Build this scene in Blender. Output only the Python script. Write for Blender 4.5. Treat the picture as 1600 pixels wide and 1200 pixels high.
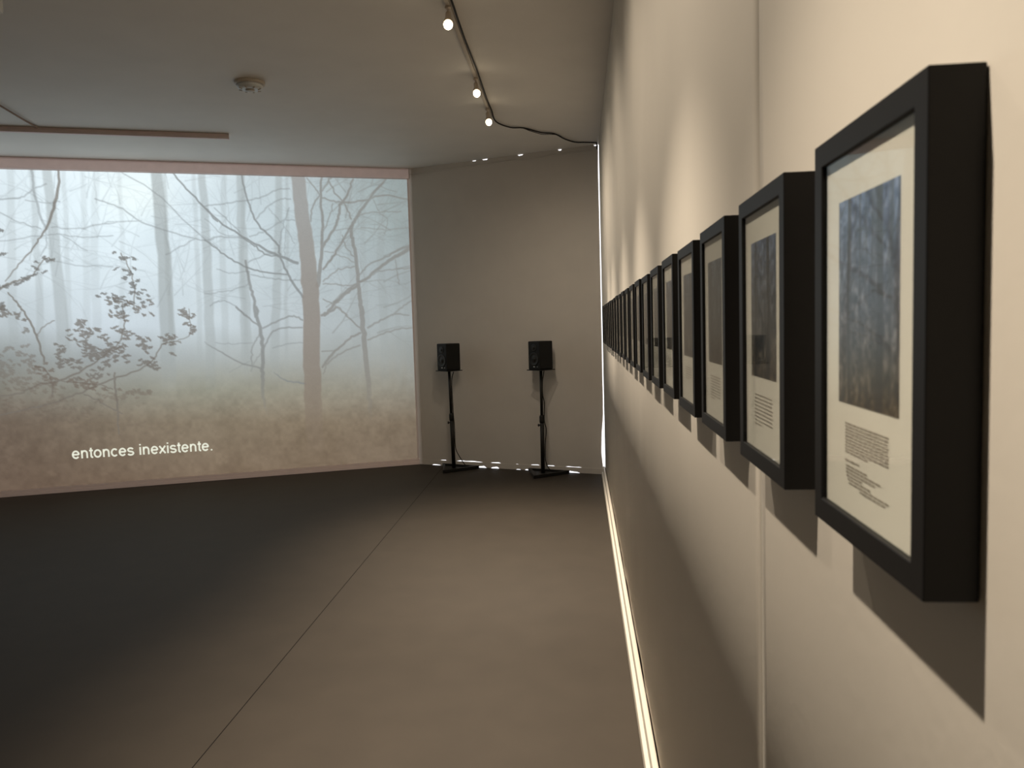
import bpy, math, random
import numpy as np
from mathutils import Matrix, Vector

# ---------------------------------------------------------------- clear
for o in list(bpy.data.objects):
    bpy.data.objects.remove(o)
scene = bpy.context.scene
COL = scene.collection

# ---------------------------------------------------------------- camera (measured from the photograph, 1600 x 1200)
CAM_H = 1.5
FPX = 1223.6
PITCH, YAW, ROLL = 0.0747, 0.0880, -0.0293
cp, sp, cy, sy, cr, sr = (math.cos(PITCH), math.sin(PITCH), math.cos(YAW), math.sin(YAW), math.cos(ROLL), math.sin(ROLL))
FW = Vector((-sy*cp, cy*cp, -sp)); RT0 = Vector((cy, sy, 0)); UP0 = RT0.cross(FW)
RT = RT0*cr + UP0*sr; UP = UP0*cr - RT0*sr
CAM = Vector((0, 0, CAM_H))
cam_data = bpy.data.cameras.new('camera'); cam = bpy.data.objects.new('camera', cam_data); COL.objects.link(cam)
cam.matrix_world = Matrix(((RT.x, UP.x, -FW.x, CAM.x), (RT.y, UP.y, -FW.y, CAM.y), (RT.z, UP.z, -FW.z, CAM.z), (0, 0, 0, 1)))
cam_data.sensor_width = 36; cam_data.lens = FPX*36/1600; cam_data.clip_start = 0.02
cam_data.dof.use_dof = True; cam_data.dof.focus_distance = 6.0; cam_data.dof.aperture_fstop = 14
scene.camera = cam

# ---------------------------------------------------------------- world (daylight outside, seen only through the gaps) and exposure
w = bpy.data.worlds.new('daylight'); scene.world = w; w.use_nodes = True
w.node_tree.nodes['Background'].inputs[0].default_value = (0.93, 0.95, 1.0, 1)
w.node_tree.nodes['Background'].inputs[1].default_value = 2.2
scene.view_settings.view_transform = 'Standard'; scene.view_settings.look = 'None'
scene.view_settings.exposure = 0.0; scene.view_settings.gamma = 1.0; scene.view_settings.use_curve_mapping = False
LAMP_W = 345.0
BEAM = 70; PROJ_W = 150.0; AIM_DOWN = 86        # beam width, and slope below level towards the wall (degrees)
LAMP_COL = (1.0, 0.86, 0.69)

# ---------------------------------------------------------------- helpers
def ray(x, y):
    return FW + RT*((x-800)/FPX) + UP*((600-y)/FPX)
def on_z(x, y, z):
    v = ray(x, y); return CAM + v*((z-CAM_H)/v.z)
def on_x(x, y, X):
    v = ray(x, y); return CAM + v*(X/v.x)
def on_plane(x, y, P, N):
    v = ray(x, y); return CAM + v*((P-CAM).dot(N)/v.dot(N))
def lin(c):
    return tuple((v/255/12.92 if v <= 10.3 else ((v/255+.055)/1.055)**2.4) for v in c)

def mat(name, col, rough=.6, spec=.4, noise=0, nscale=20, bump=0, bscale=80, stretch=None, metal=0):
    m = bpy.data.materials.new(name); m.use_nodes = True
    nt = m.node_tree; b = nt.nodes['Principled BSDF']
    b.inputs['Base Color'].default_value = (*col, 1); b.inputs['Roughness'].default_value = rough
    b.inputs['Specular IOR Level'].default_value = spec; b.inputs['Metallic'].default_value = metal
    if noise or bump:
        tc = nt.nodes.new('ShaderNodeTexCoord'); mp = nt.nodes.new('ShaderNodeMapping')
        nt.links.new(tc.outputs['Object'], mp.inputs[0])
        if stretch: mp.inputs['Scale'].default_value = stretch
    if noise:
        n = nt.nodes.new('ShaderNodeTexNoise'); n.inputs['Scale'].default_value = nscale; n.inputs['Detail'].default_value = 4
        r = nt.nodes.new('ShaderNodeMapRange'); r.inputs[1].default_value = .25; r.inputs[2].default_value = .75
        r.inputs[3].default_value = 1-noise; r.inputs[4].default_value = 1+noise
        mx = nt.nodes.new('ShaderNodeVectorMath'); mx.operation = 'SCALE'; mx.inputs[0].default_value = col
        nt.links.new(mp.outputs[0], n.inputs['Vector']); nt.links.new(n.outputs['Fac'], r.inputs[0])
        nt.links.new(r.outputs[0], mx.inputs['Scale']); nt.links.new(mx.outputs[0], b.inputs['Base Color'])
    if bump:
        n2 = nt.nodes.new('ShaderNodeTexNoise'); n2.inputs['Scale'].default_value = bscale; n2.inputs['Detail'].default_value = 3
        bp = nt.nodes.new('ShaderNodeBump'); bp.inputs['Strength'].default_value = bump; bp.inputs['Distance'].default_value = .002
        nt.links.new(mp.outputs[0], n2.inputs['Vector']); nt.links.new(n2.outputs['Fac'], bp.inputs['Height'])
        nt.links.new(bp.outputs[0], b.inputs['Normal'])
    return m

def emit_mat(name, col, strength):
    m = bpy.data.materials.new(name); m.use_nodes = True
    b = m.node_tree.nodes['Principled BSDF']
    b.inputs['Base Color'].default_value = (.4, .4, .4, 1)
    b.inputs['Emission Color'].default_value = (*col, 1); b.inputs['Emission Strength'].default_value = strength
    return m

M = dict(
    wall=mat('wall_paint', (.80, .745, .655), .75, .25, noise=.03, nscale=2.2, bump=.10, bscale=55),
    ceil=mat('ceiling_paint', (.82, .775, .715), .6, .3, noise=.03, nscale=3, bump=.15, bscale=40),
    pwall=mat('projection_wall_paint', (.62, .53, .48), .8, .2, noise=.02, nscale=5),
    trim=mat('pink_trim_paint', (.84, .70, .67), .6, .3, noise=.04, nscale=14),
    base=mat('baseboard_paint', (.66, .61, .53), .45, .3, noise=.02, nscale=9),
    pbase=mat('rosy_baseboard_paint', (.75, .60, .52), .6, .3, noise=.03, nscale=9),
    floor=mat('grey_vinyl', (.050, .0405, .031), .62, .2, noise=.07, nscale=5, bump=.08, bscale=120),
    seal=mat('dark_joint_seal', (.010, .008, .007), .8, .1, noise=.1, nscale=30),
    panel=mat('grey_blackout_board', (.71, .66, .60), .8, .2, noise=.03, nscale=4, bump=.1, bscale=60),
    black=mat('black_frame_lacquer', (.006, .0055, .0055), .48, .25, noise=.1, nscale=60),
    paper=mat('white_paper', (.80, .76, .69), .85, .1, noise=.01, nscale=30),
    ink=mat('caption_ink', (.30, .26, .22), .9, .1, noise=.05, nscale=90),
    spk=mat('speaker_vinyl', (.010, .010, .009), .6, .3, noise=.15, nscale=40),
    cone=mat('speaker_cone', (.016, .016, .014), .5, .4, noise=.1, nscale=40),
    logo=mat('badge_silver', (.45, .46, .45), .35, .5, noise=.05, nscale=30, metal=.6),
    stand=mat('stand_powder_coat', (.011, .010, .008), .5, .35, noise=.1, nscale=30),
    cable=mat('cable_rubber', (.014, .010, .008), .6, .3, noise=.1, nscale=30),
    cream=mat('cream_plastic', (.55, .48, .40), .5, .4, noise=.02, nscale=30),
    holder=mat('lamp_holder_ceramic', (.62, .52, .42), .5, .4, noise=.03, nscale=30),
    white=mat('white_plastic', (.70, .72, .72), .4, .4, noise=.02, nscale=30),
    cord=mat('brown_cord', (.30, .20, .14), .7, .2, noise=.1, nscale=40),
    bulb=emit_mat('lit_bulb', (1, .86, .62), 9.0),
    subtitle=emit_mat('subtitle_light', lin((216, 218, 200)), 1.0),
)
# thin picture glass: clear, mirrors at a slant by Fresnel
g = bpy.data.materials.new('picture_glass'); g.use_nodes = True
nt = g.node_tree; nt.nodes.clear()
out = nt.nodes.new('ShaderNodeOutputMaterial'); mx = nt.nodes.new('ShaderNodeMixShader'); lw = nt.nodes.new('ShaderNodeLayerWeight'); pw = nt.nodes.new('ShaderNodeMath'); fr = nt.nodes.new('ShaderNodeMath')
tr = nt.nodes.new('ShaderNodeBsdfTransparent'); gl = nt.nodes.new('ShaderNodeBsdfGlossy')
gl.inputs['Roughness'].default_value = .03; lw.inputs['Blend'].default_value = .5; pw.operation = 'POWER'; pw.inputs[1].default_value = 5; fr.operation = 'MULTIPLY_ADD'; fr.inputs[1].default_value = .80; fr.inputs[2].default_value = .04; nt.links.new(lw.outputs['Facing'], pw.inputs[0]); nt.links.new(pw.outputs[0], fr.inputs[0]); tr.inputs[0].default_value = (.97, .98, .97, 1)
nt.links.new(fr.outputs[0], mx.inputs[0]); nt.links.new(tr.outputs[0], mx.inputs[1]); nt.links.new(gl.outputs[0], mx.inputs[2]); nt.links.new(mx.outputs[0], out.inputs[0])
M['glass'] = g

def picture_mat(name, emit):
    """colours come from the mesh's own painted picture"""
    m = bpy.data.materials.new(name); m.use_nodes = True
    nt = m.node_tree; b = nt.nodes['Principled BSDF']
    a = nt.nodes.new('ShaderNodeAttribute'); a.attribute_name = 'picture'
    if emit:
        b.inputs['Base Color'].default_value = (.12, .12, .12, 1); b.inputs['Roughness'].default_value = .9
        b.inputs['Specular IOR Level'].default_value = 0
        nt.links.new(a.outputs['Color'], b.inputs['Emission Color']); b.inputs['Emission Strength'].default_value = 1.0
    else:
        nt.links.new(a.outputs['Color'], b.inputs['Base Color']); b.inputs['Roughness'].default_value = .5
    return m
M['video'] = picture_mat('projected_video_light', True)
M['print'] = picture_mat('photo_print', False)

class MB:
    def __init__(s): s.v = []; s.f = []
    def add(s, v, f):
        n = len(s.v); s.v += [tuple(p) for p in v]; s.f += [tuple(i+n for i in q) for q in f]
    def box(s, a, b):
        (x0, y0, z0), (x1, y1, z1) = a, b
        s.hexa([(x0,y0,z0),(x1,y0,z0),(x1,y1,z0),(x0,y1,z0),(x0,y0,z1),(x1,y0,z1),(x1,y1,z1),(x0,y1,z1)])
    def hexa(s, v):
        s.add(v, [(0,3,2,1),(4,5,6,7),(0,1,5,4),(1,2,6,5),(2,3,7,6),(3,0,4,7)])
    def prism(s, pts, z0, z1):
        n = len(pts)
        s.add([(x, y, z0) for x, y in pts]+[(x, y, z1) for x, y in pts],
              [tuple(range(n))[::-1], tuple(range(n, 2*n))]+[(i, (i+1) % n, n+(i+1) % n, n+i) for i in range(n)])
    def ring(s, prof, P=(0,0,0), axis=(0,0,1), n=24):
        """surface of revolution; prof = [(radius, height)]"""
        ax = Vector(axis).normalized(); q = ax.to_track_quat('Z', 'Y'); P = Vector(P); v = []
        for r, h in prof:
            for i in range(n):
                a = 2*math.pi*i/n
                v.append(P + q @ Vector((r*math.cos(a), r*math.sin(a), h)))
        f = [(k*n+i, k*n+(i+1) % n, (k+1)*n+(i+1) % n, (k+1)*n+i) for k in range(len(prof)-1) for i in range(n)]
        f += [tuple(range(n))[::-1], tuple(range((len(prof)-1)*n, len(prof)*n))]
        s.add(v, f)
    def tube(s, pts, r, n=8):
        pts = [Vector(p) for p in pts]; v = []; side = None
        for i, p in enumerate(pts):
            t = (pts[min(i+1, len(pts)-1)]-pts[max(i-1, 0)]).normalized()
            if side is None:
                side = t.orthogonal().normalized()
            side = (side - t*side.dot(t)).normalized(); up = t.cross(side)
            rr = r[i] if isinstance(r, (list, tuple)) else r
            for k in range(n):
                a = 2*math.pi*k/n; v.append(p+side*(math.cos(a)*rr)+up*(math.sin(a)*rr))
        m = len(pts)
        f = [(k*n+i, k*n+(i+1) % n, (k+1)*n+(i+1) % n, (k+1)*n+i) for k in range(m-1) for i in range(n)]
        f += [tuple(range(n))[::-1], tuple(range((m-1)*n, m*n))]
        s.add(v, f)
    def mesh(s, name):
        me = bpy.data.meshes.new(name); me.from_pydata(s.v, [], s.f); me.update(); return me
    def build(s, name, m, parent=None, bevel=0, smooth=False):
        o = bpy.data.objects.new(name, s.mesh(name)); COL.objects.link(o); o.parent = parent
        o.data.materials.append(m)
        if smooth:
            for p in o.data.polygons: p.use_smooth = len(p.vertices) == 4
        if bevel:
            b = o.modifiers.new('bevel', 'BEVEL'); b.width = bevel; b.segments = 2; b.limit_method = 'ANGLE'
        return o

def tag(o, label, cat, group=None):
    o['label'] = label; o['category'] = cat
    if group: o['group'] = group
    return o
def structure(o, label=None):
    o['kind'] = 'structure'
    if label: o['label'] = label
    return o
def thing(name, loc, label, cat, group=None, rz=0):
    o = bpy.data.objects.new(name, None); COL.objects.link(o); o.location = loc; o.rotation_euler.z = rz; o.empty_display_size = .1
    return tag(o, label, cat, group)
def curve_pts(pts, n=8):
    """smooth path through points (Catmull-Rom)"""
    P = [Vector(p) for p in pts]; P = [P[0]*2-P[1]]+P+[P[-1]*2-P[-2]]; o = []
    for i in range(1, len(P)-2):
        for k in range(n):
            t = k/n; a, b, c, d = P[i-1], P[i], P[i+1], P[i+2]
            o.append(.5*((2*b)+(c-a)*t+(2*a-5*b+4*c-d)*t*t+(3*b-a-3*c+d)*t**3))
    return o+[P[-2]]

# ---------------------------------------------------------------- room plan (metres; camera stands at x=0, y=0)
D = 0.218                                    # right wall
ZC = 1.7096+CAM_H                            # ceiling
RC = Vector((D, 7.723, 0))                   # corner of right wall and blackout panel
LC = Vector((-1.7999, 8.4533, 0))            # corner of panel and projection wall
PD = (Vector((-5.5, 6.9751, 0))-LC).normalized()      # along the projection wall, leaving the corner
PN = Vector((PD.y, -PD.x, 0));  PN = PN if PN.y < 0 else -PN
QD = (RC-LC).normalized(); QL = (RC-LC).length        # along the panel
QN = Vector((QD.y, -QD.x, 0)); QN = QN if QN.y < 0 else -QN
LEFT_X = -7.6; BACK_Y = -2.6
far_s = (LEFT_X-LC.x)/PD.x
FC = LC+PD*far_s

def strip(name, A, B, nrm, th, z0, z1, m, parent=None, bevel=0):
    """upright slab from A to B, thickness th away from the room"""
    mb = MB(); a, b = Vector(A), Vector(B); c, d_ = b-nrm*th, a-nrm*th
    mb.hexa([(a.x,a.y,z0),(b.x,b.y,z0),(c.x,c.y,z0),(d_.x,d_.y,z0),(a.x,a.y,z1),(b.x,b.y,z1),(c.x,c.y,z1),(d_.x,d_.y,z1)])
    return mb.build(name, m, parent, bevel)

plan = [(D+.11, BACK_Y-.1), (D+.11, RC.y+.02), (RC.x, RC.y+.02), (LC.x, LC.y+.02), (LC.x-.1, LC.y+.12), (FC.x-.1, FC.y+.12), (LEFT_X-.1, BACK_Y-.1)]
mb = MB(); mb.prism(plan, ZC, ZC+.1); structure(mb.build('ceiling', M['ceil']))
# floor: concrete bed with two vinyl sheets, the joint between them showing
s0, s1 = on_z(300, 1200, 0), on_z(650, 780, 0)
mb = MB(); mb.prism(plan, -.12, -.004); fl = structure(mb.build('floor', M['floor']), 'dark grey vinyl floor with one long joint')
sx = lambda y: s0.x+(s1.x-s0.x)*(y-s0.y)/(s1.y-s0.y)
yb = BACK_Y
ytop = LC.y+QD.y/QD.x*(sx(8.3)-LC.x)
mb = MB(); mb.prism([(sx(yb)+.0025, yb), (D+.0, yb), (D+.0, RC.y), (sx(ytop)+.0025, ytop)], -.004, 0); mb.build('vinyl_sheet', M['floor'], fl)
mb = MB(); mb.prism([(LEFT_X, yb), (sx(yb)-.002, yb), (sx(ytop)-.002, ytop), (LC.x, LC.y), (FC.x, FC.y)], -.004, 0); mb.build('vinyl_sheet', M['floor'], fl)
mb = MB(); mb.prism([(sx(yb)-.002, yb), (sx(yb)+.0025, yb), (sx(ytop)+.0025, ytop), (sx(ytop)-.002, ytop)], -.004, -.0004); mb.build('joint_seal', M['seal'], fl)

structure(strip('wall_back', (LEFT_X, BACK_Y, 0), (D+.1, BACK_Y, 0), Vector((0, 1, 0)), .1, 0, ZC, M['wall']))
structure(strip('wall_left', (LEFT_X, BACK_Y, 0), (LEFT_X, FC.y+.05, 0), Vector((1, 0, 0)), .1, 0, ZC, M['wall']))
structure(strip('wall_front', LC-PN*0, FC, PN, .1, 0, ZC, M['pwall']), 'wall that carries the projection')

# right wall: slab with upright boards that are slightly bowed, so their joints and hollows catch the lamps
wr = structure(strip('wall_right', (D+.012, BACK_Y, 0), (D+.012, RC.y+.012, 0), Vector((-1, 0, 0)), .09, 0, ZC, M['wall']), 'cream wall the framed photographs hang on')
def hollow(y):
    far = min(1, max(0, (y-.6)/2.5)); a = (.0004+.0022*far)
    return a*(1+.5*math.sin(y*8.1+.6)+.3*math.sin(y*13.7+2)+.2*math.sin(y*23+1))
ed = [BACK_Y, .9757, RC.y+.012]
for a, b in zip(ed[:-1], ed[1:]):
    mb = MB(); n = 160
    v = []
    for i in range(n+1):
        y = a+(b-a)*i/n; x = D+hollow(y)+(0 if b < 2 else .0002)
        v += [(x, y, 0), (x, y, ZC), (D+.012, y, 0), (D+.012, y, ZC)]
    f = []
    for i in range(n):
        k = i*4; f += [(k, k+1, k+5, k+4), (k+2, k+6, k+7, k+3), (k+1, k+3, k+7, k+5), (k, k+4, k+6, k+2)]
    f += [(0, 2, 3, 1), (n*4, n*4+1, n*4+3, n*4+2)]
    mb.add(v, f); o = mb.build('wall_board', M['wall'], wr, smooth=False)
    for p in o.data.polygons: p.use_smooth = p.index % 4 == 0 and p.index < n*4

# baseboards and trims
mb = MB(); mb.box((D-.036, BACK_Y, 0), (D-.001, RC.y-.12, .050)); br = structure(mb.build('baseboard_right', M['base'], None, .006), 'cream stepped baseboard along the framed wall')
mb = MB(); mb.box((D-.022, BACK_Y, .050), (D-.001, RC.y-.12, .105)); mb.build('upper_moulding', M['base'], br, .006)
pt = lambda s, off: LC+PD*s+PN*off
bf = structure(strip('baseboard_front', pt(.0, .018), pt(far_s, .018), PN, .0175, 0, .034, M['pbase'], None, .003), 'low rosy baseboard under the projection')
strip('upper_moulding', pt(.0, .012), pt(far_s, .012), PN, .0115, .034, .062, M['pbase'], bf, .003)
structure(strip('trim_1', pt(.0, .035), pt(far_s, .035), PN, .0345, ZC-.108, ZC-.012, M['trim'], None, .004), 'rosy trim band along the ceiling above the projection')
structure(strip('trim_2', pt(.0, .022), pt(far_s, .022), PN, .0215, ZC-.012, ZC, M['trim']), 'thin recessed strip between trim band and ceiling')

# ---------------------------------------------------------------- the blackout panel with daylight round its edges
def qs(x, y):
    p = on_plane(x, y, LC, QN); return (p-LC).dot(QD)
low = [(676, 690, .008), (743, 761, .020), (768, 781, .018), (808, 815, .008), (822, 827, .010), (879, 908, .018)]
mid = [(688, 699, .006), (713, 757, .010), (767, 784, .009), (807, 812, .004), (830, 845, .008), (855, 869, .007), (884, 912, .006)]
top = [(737, 744, .008), (753, 762, .013), (809, 818, .012), (872, 878, .012), (928, 935, .013)]
def prof(tab, y):
    return [(qs(a, y), qs(b, y), h) for a, b, h in tab]
low, mid, top = prof(low, 732), prof(mid, 726), prof(top, 240)
def bump_at(tab, s):
    for a, b, h in tab:
        if a <= s <= b:
            t = (s-a)/(b-a); return h*min(1, 5*t, 5*(1-t))*(.8+.2*math.sin(40*s))
    return 0.0
def gap(z):                                   # width of the daylight slit beside the right wall
    pts = [(0, .012), (.08, .020), (.22, .034), (.42, .026), (.52, .012), (.62, .016), (.8, .010), (1.0, .013), (1.3, .009), (1.6, .011), (1.9, .010), (2.3, .011), (2.6, .010), (2.8, .014), (3.0, .013), (3.12, .005), (3.3, .003)]
    for (a, g0), (b, g1) in zip(pts[:-1], pts[1:]):
        if a <= z <= b: return (g0+(g1-g0)*(z-a)/(b-a))*(.85 if z < .6 else .38)
    return .01
bp_ = thing('blackout_panel', tuple(LC), 'tall grey blackout panel with daylight slits round its edges, behind the speakers', 'panel')
def panel_strip(name, bot, topf, off, th, m, right=True):
    N = 260; K = 40 if right else 1; v = []; f = []
    L = QL-.004
    def P(s, z, o): q = QD*s+QN*o; return (q.x, q.y, z)
    ss = [L*i/N for i in range(N+1)]
    for i, s in enumerate(ss):
        zb, zt = bot(s), topf(s)
        for k in range(K+1):
            z = zb+(zt-zb)*k/K
            se = s*(L-gap(z)/max(.3, QD.x))/L if right else s*(L-.014)/L
            v.append(P(se, z, off)); v.append(P(se, z, off-th))
    W = (K+1)*2
    for i in range(N):
        for k in range(K):
            a = i*W+k*2; f += [(a, a+W, a+W+2, a+2), (a+1, a+3, a+W+3, a+W+1)]
        a = i*W; f.append((a, a+1, a+W+1, a+W)); a = i*W+K*2; f.append((a, a+W, a+W+1, a+1))
    for k in range(K):
        a = k*2; f.append((a, a+2, a+3, a+1)); a = N*W+k*2; f.append((a, a+1, a+3, a+2))
    mb = MB(); mb.add(v, f); return mb.build(name, m, bp_)
panel_strip('board', lambda s: .056+bump_at(mid, s), lambda s: ZC-.0005-bump_at(top, s), 0, .012, M['panel'])
panel_strip('bottom_batten', lambda s: .0005+bump_at(low, s), lambda s: .0555, .004, .014, M['panel'], False)
mb = MB(); a = QD*.02+QN*.006; b = QD*(QL-.05)+QN*.006
mb.tube([(a.x, a.y, ZC-.058), (b.x, b.y, ZC-.046)], .005, 6); mb.build('top_piping', M['panel'], bp_)

# ---------------------------------------------------------------- painting pictures
def paint_stroke(img, S, Z, pts, wid, col, op, soft):
    """pts in (s,z) metres; wid list of widths; col list of colours (or one)"""
    ds = S[1]-S[0]; dz = Z[1]-Z[0]; n = len(pts)
    for i in range(n-1):
        (x0, y0), (x1, y1) = pts[i], pts[i+1]
        w0, w1 = wid[i], wid[i+1]; pad = max(w0, w1)/2+soft*2
        i0 = max(0, int((min(x0, x1)-pad-S[0])/ds)); i1 = min(len(S), int((max(x0, x1)+pad-S[0])/ds)+2)
        j0 = max(0, int((min(y0, y1)-pad-Z[0])/dz)); j1 = min(len(Z), int((max(y0, y1)+pad-Z[0])/dz)+2)
        if i1 <= i0 or j1 <= j0: continue
        X, Y = np.meshgrid(S[i0:i1], Z[j0:j1])
        L2 = (x1-x0)**2+(y1-y0)**2+1e-12
        tt = ((X-x0)*(x1-x0)+(Y-y0)*(y1-y0))/L2; t = np.clip(tt, 0, 1)
        dist = np.hypot(X-x0-t*(x1-x0), Y-y0-t*(y1-y0))
        al = np.clip((w0+(w1-w0)*t)/2/soft-dist/soft+.5, 0, 1)*np.clip((w0+(w1-w0)*t)/soft, 0, 1)
        o0 = op[i] if isinstance(op, (list, tuple)) else op; o1 = op[i+1] if isinstance(op, (list, tuple)) else op
        A = COV[j0:j1, i0:i1]; np.maximum(A, al*(o0+(o1-o0)*t), out=A)
def flush(img, col):
    """blend the collected coverage with a colour, then empty it"""
    c = np.array(col, float); img[:] = img*(1-COV[..., None])+c*COV[..., None]; COV[:] = 0
def smooth_noise(h, w_, cell, rng):
    gh, gw = max(2, int(h/cell)+3), max(2, int(w_/cell)+3); G = rng.random((gh, gw))
    yy = np.arange(h)/cell; xx = np.arange(w_)/cell
    iy = yy.astype(int); ix = xx.astype(int); fy = yy-iy; fx = xx-ix; fy = fy*fy*(3-2*fy); fx = fx*fx*(3-2*fx)
    a = G[iy][:, ix]; b = G[iy][:, ix+1]; c = G[iy+1][:, ix]; d_ = G[iy+1][:, ix+1]
    fy = fy[:, None]; fx = fx[None]
    return (a*(1-fx)+b*fx)*(1-fy)+(c*(1-fx)+d_*fx)*fy
def picture_mesh(name, img, P0, eu, ev):
    """grid of quads carrying the painted colours; P0 + u*eu + v*ev"""
    h, w_ = img.shape[:2]
    u = np.linspace(0, 1, w_); v = np.linspace(0, 1, h); U, V = np.meshgrid(u, v)
    co = (np.array(P0)[None, None]+U[..., None]*np.array(eu)+V[..., None]*np.array(ev)).reshape(-1, 3)
    idx = np.arange(h*w_).reshape(h, w_)
    q = np.stack([idx[:-1, :-1], idx[:-1, 1:], idx[1:, 1:], idx[1:, :-1]], -1).reshape(-1, 4)
    me = bpy.data.meshes.new(name)
    me.vertices.add(len(co)); me.vertices.foreach_set('co', co.astype(np.float32).ravel())
    me.loops.add(q.size); me.loops.foreach_set('vertex_index', q.astype(np.int32).ravel())
    me.polygons.add(len(q)); me.polygons.foreach_set('loop_start', (np.arange(len(q))*4).astype(np.int32))
    me.update(calc_edges=True)
    c = np.clip(img.reshape(-1, 3)/255, 0, 1); c = np.where(c <= .04045, c/12.92, ((c+.055)/1.055)**2.4)
    at = me.color_attributes.new('picture', 'FLOAT_COLOR', 'POINT')
    at.data.foreach_set('color', np.concatenate([c, np.ones((len(c), 1))], 1).astype(np.float32).ravel())
    me.validate(); return me

# the projected forest, painted over the wall's own metres: s = distance from the corner, z = height
def sz(x, y):
    p = on_plane(x, y, LC, PN); return ((p-LC).dot(PD), p.z)
VS0, VS1, VZ0, VZ1 = .018, 5.35, .063, ZC-.1085
STEP = .0074
S = np.arange(VS0, VS1, STEP); Z = np.arange(VZ0, VZ1, STEP)
COV = np.zeros((len(Z), len(S)))
rng = np.random.default_rng(7); rnd = random.Random(11)
gx = [-200, 0, 160, 320, 480, 640]; gy = [262, 350, 430, 510, 560, 610, 660, 770]
tab = [[(196,212,218),(208,222,228),(222,236,242),(208,222,228),(184,197,201),(138,151,151)],
       [(195,208,214),(206,219,225),(214,229,236),(203,218,225),(184,199,204),(147,160,160)],
       [(186,198,204),(197,209,215),(203,217,224),(197,210,216),(184,197,202),(156,166,168)],
       [(160,168,170),(170,180,184),(188,200,208),(186,198,204),(178,188,192),(159,168,169)],
       [(130,134,130),(138,144,142),(160,168,170),(168,176,176),(161,167,165),(149,153,149)],
       [(114,110,100),(122,120,110),(139,139,129),(147,147,133),(145,142,128),(137,133,121)],
       [(106,96,86),(111,101,91),(122,114,101),(130,122,107),(129,119,103),(121,111,97)],
       [(100,85,73),(104,89,77),(111,95,81),(117,101,85),(115,99,83),(109,95,81)]]
# spread the control colours over the wall
ptsS = np.array([[sz(x, y)[0] for x in gx] for y in gy]); ptsZ = np.array([[sz(x, y)[1] for x in gx] for y in gy])
tab = np.array(tab, float); tab[:4, :4] *= 1.065; tab[6:] *= np.array([.98, .95, .91]); img = np.zeros((len(Z), len(S), 3))
colS = ptsS.mean(0)
cols = np.zeros((len(Z), len(gx), 3))
for i in range(len(gx)):
    for c in range(3): cols[:, i, c] = np.interp(Z, ptsZ[::-1, i], tab[::-1, i, c])
for j in range(len(Z)):
    for c in range(3): img[j, :, c] = np.interp(S, colS[::-1], cols[j, ::-1, c])
# soft glow in the mist
ps, pz = sz(212, 306); G = np.exp(-(((S[None]-ps)/.30)**2+((Z[:, None]-pz)/.24)**2)); img += G[..., None]*np.array([16, 14, 8])
# mottled mist and undergrowth
hN, wN = img.shape[:2]
mist = smooth_noise(hN, wN, 42, rng)-.5+.5*(smooth_noise(hN, wN, 18, rng)-.5)
img += mist[..., None]*9
zg = np.clip((1.25-Z)/.5, 0, 1)[:, None]
und = (smooth_noise(hN, wN, 9, rng)-.5)*10+(smooth_noise(hN, wN, 4, rng)-.5)*9
img += (zg*und)[..., None]*np.array([1, .95, .85])
MPP = 1/150*.78
def strokes(pts, wpx, op, ox=0, oy=0, k=1.0, soft=.010, sm=True):
    q = [sz(ox+x/k, oy+y/k) for x, y in pts]
    if isinstance(wpx, (int, float)): wpx = [wpx]*len(q)
    if sm and len(q) > 2:
        n = 5; P = [Vector((a, b, wv)) for (a, b), wv in zip(q, wpx)]
        c = curve_pts(P, n)
        for i in range(1, len(c)-1):
            c[i].x += rnd.gauss(0, .0045); c[i].y += rnd.gauss(0, .0045)
        q = [(p.x, p.y) for p in c]; wpx = [max(.3, p.z) for p in c]
        if isinstance(op, (list, tuple)):
            op = list(np.interp(np.linspace(0, len(op)-1, len(q)), range(len(op)), op))
    paint_stroke(img, S, Z, q, [v*MPP for v in wpx], None, op, soft)
# far trunks lost in the mist: (x at top, x at bottom, bottom y, width, strength)
far = [(15,22,560,11,.16),(48,64,590,9,.22),(72,98,600,15,.34),(100,108,570,7,.16),(128,136,560,9,.12),(150,152,560,11,.12),(186,190,560,7,.12),
       (243,262,615,19,.46),(256,268,600,6,.25),(302,312,600,7,.18),(314,328,620,13,.36),(350,352,590,9,.18),(375,384,590,14,.34),(380,384,600,6,.2),
       (436,430,600,12,.34),(448,447,600,5,.25),(540,556,610,14,.22),(567,574,600,9,.2),(594,600,620,12,.26),(616,622,620,8,.22),(630,640,630,12,.25),
       (-40,-30,580,14,.3),(-95,-80,590,10,.24),(-150,-140,590,17,.34)]
for a, b, yb_, w_, o_ in far:
    m_ = rnd.uniform(-4, 4)
    strokes([(a, 255), ((a+b)/2+m_, 400), (b, 520), (b+2, yb_)], [w_*1.0, w_*1.25, w_*1.4, w_*1.45], [o_*1.22, o_*1.28, o_*1.15, 0], soft=.02)
    flush(img, (150, 158, 158))
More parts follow.
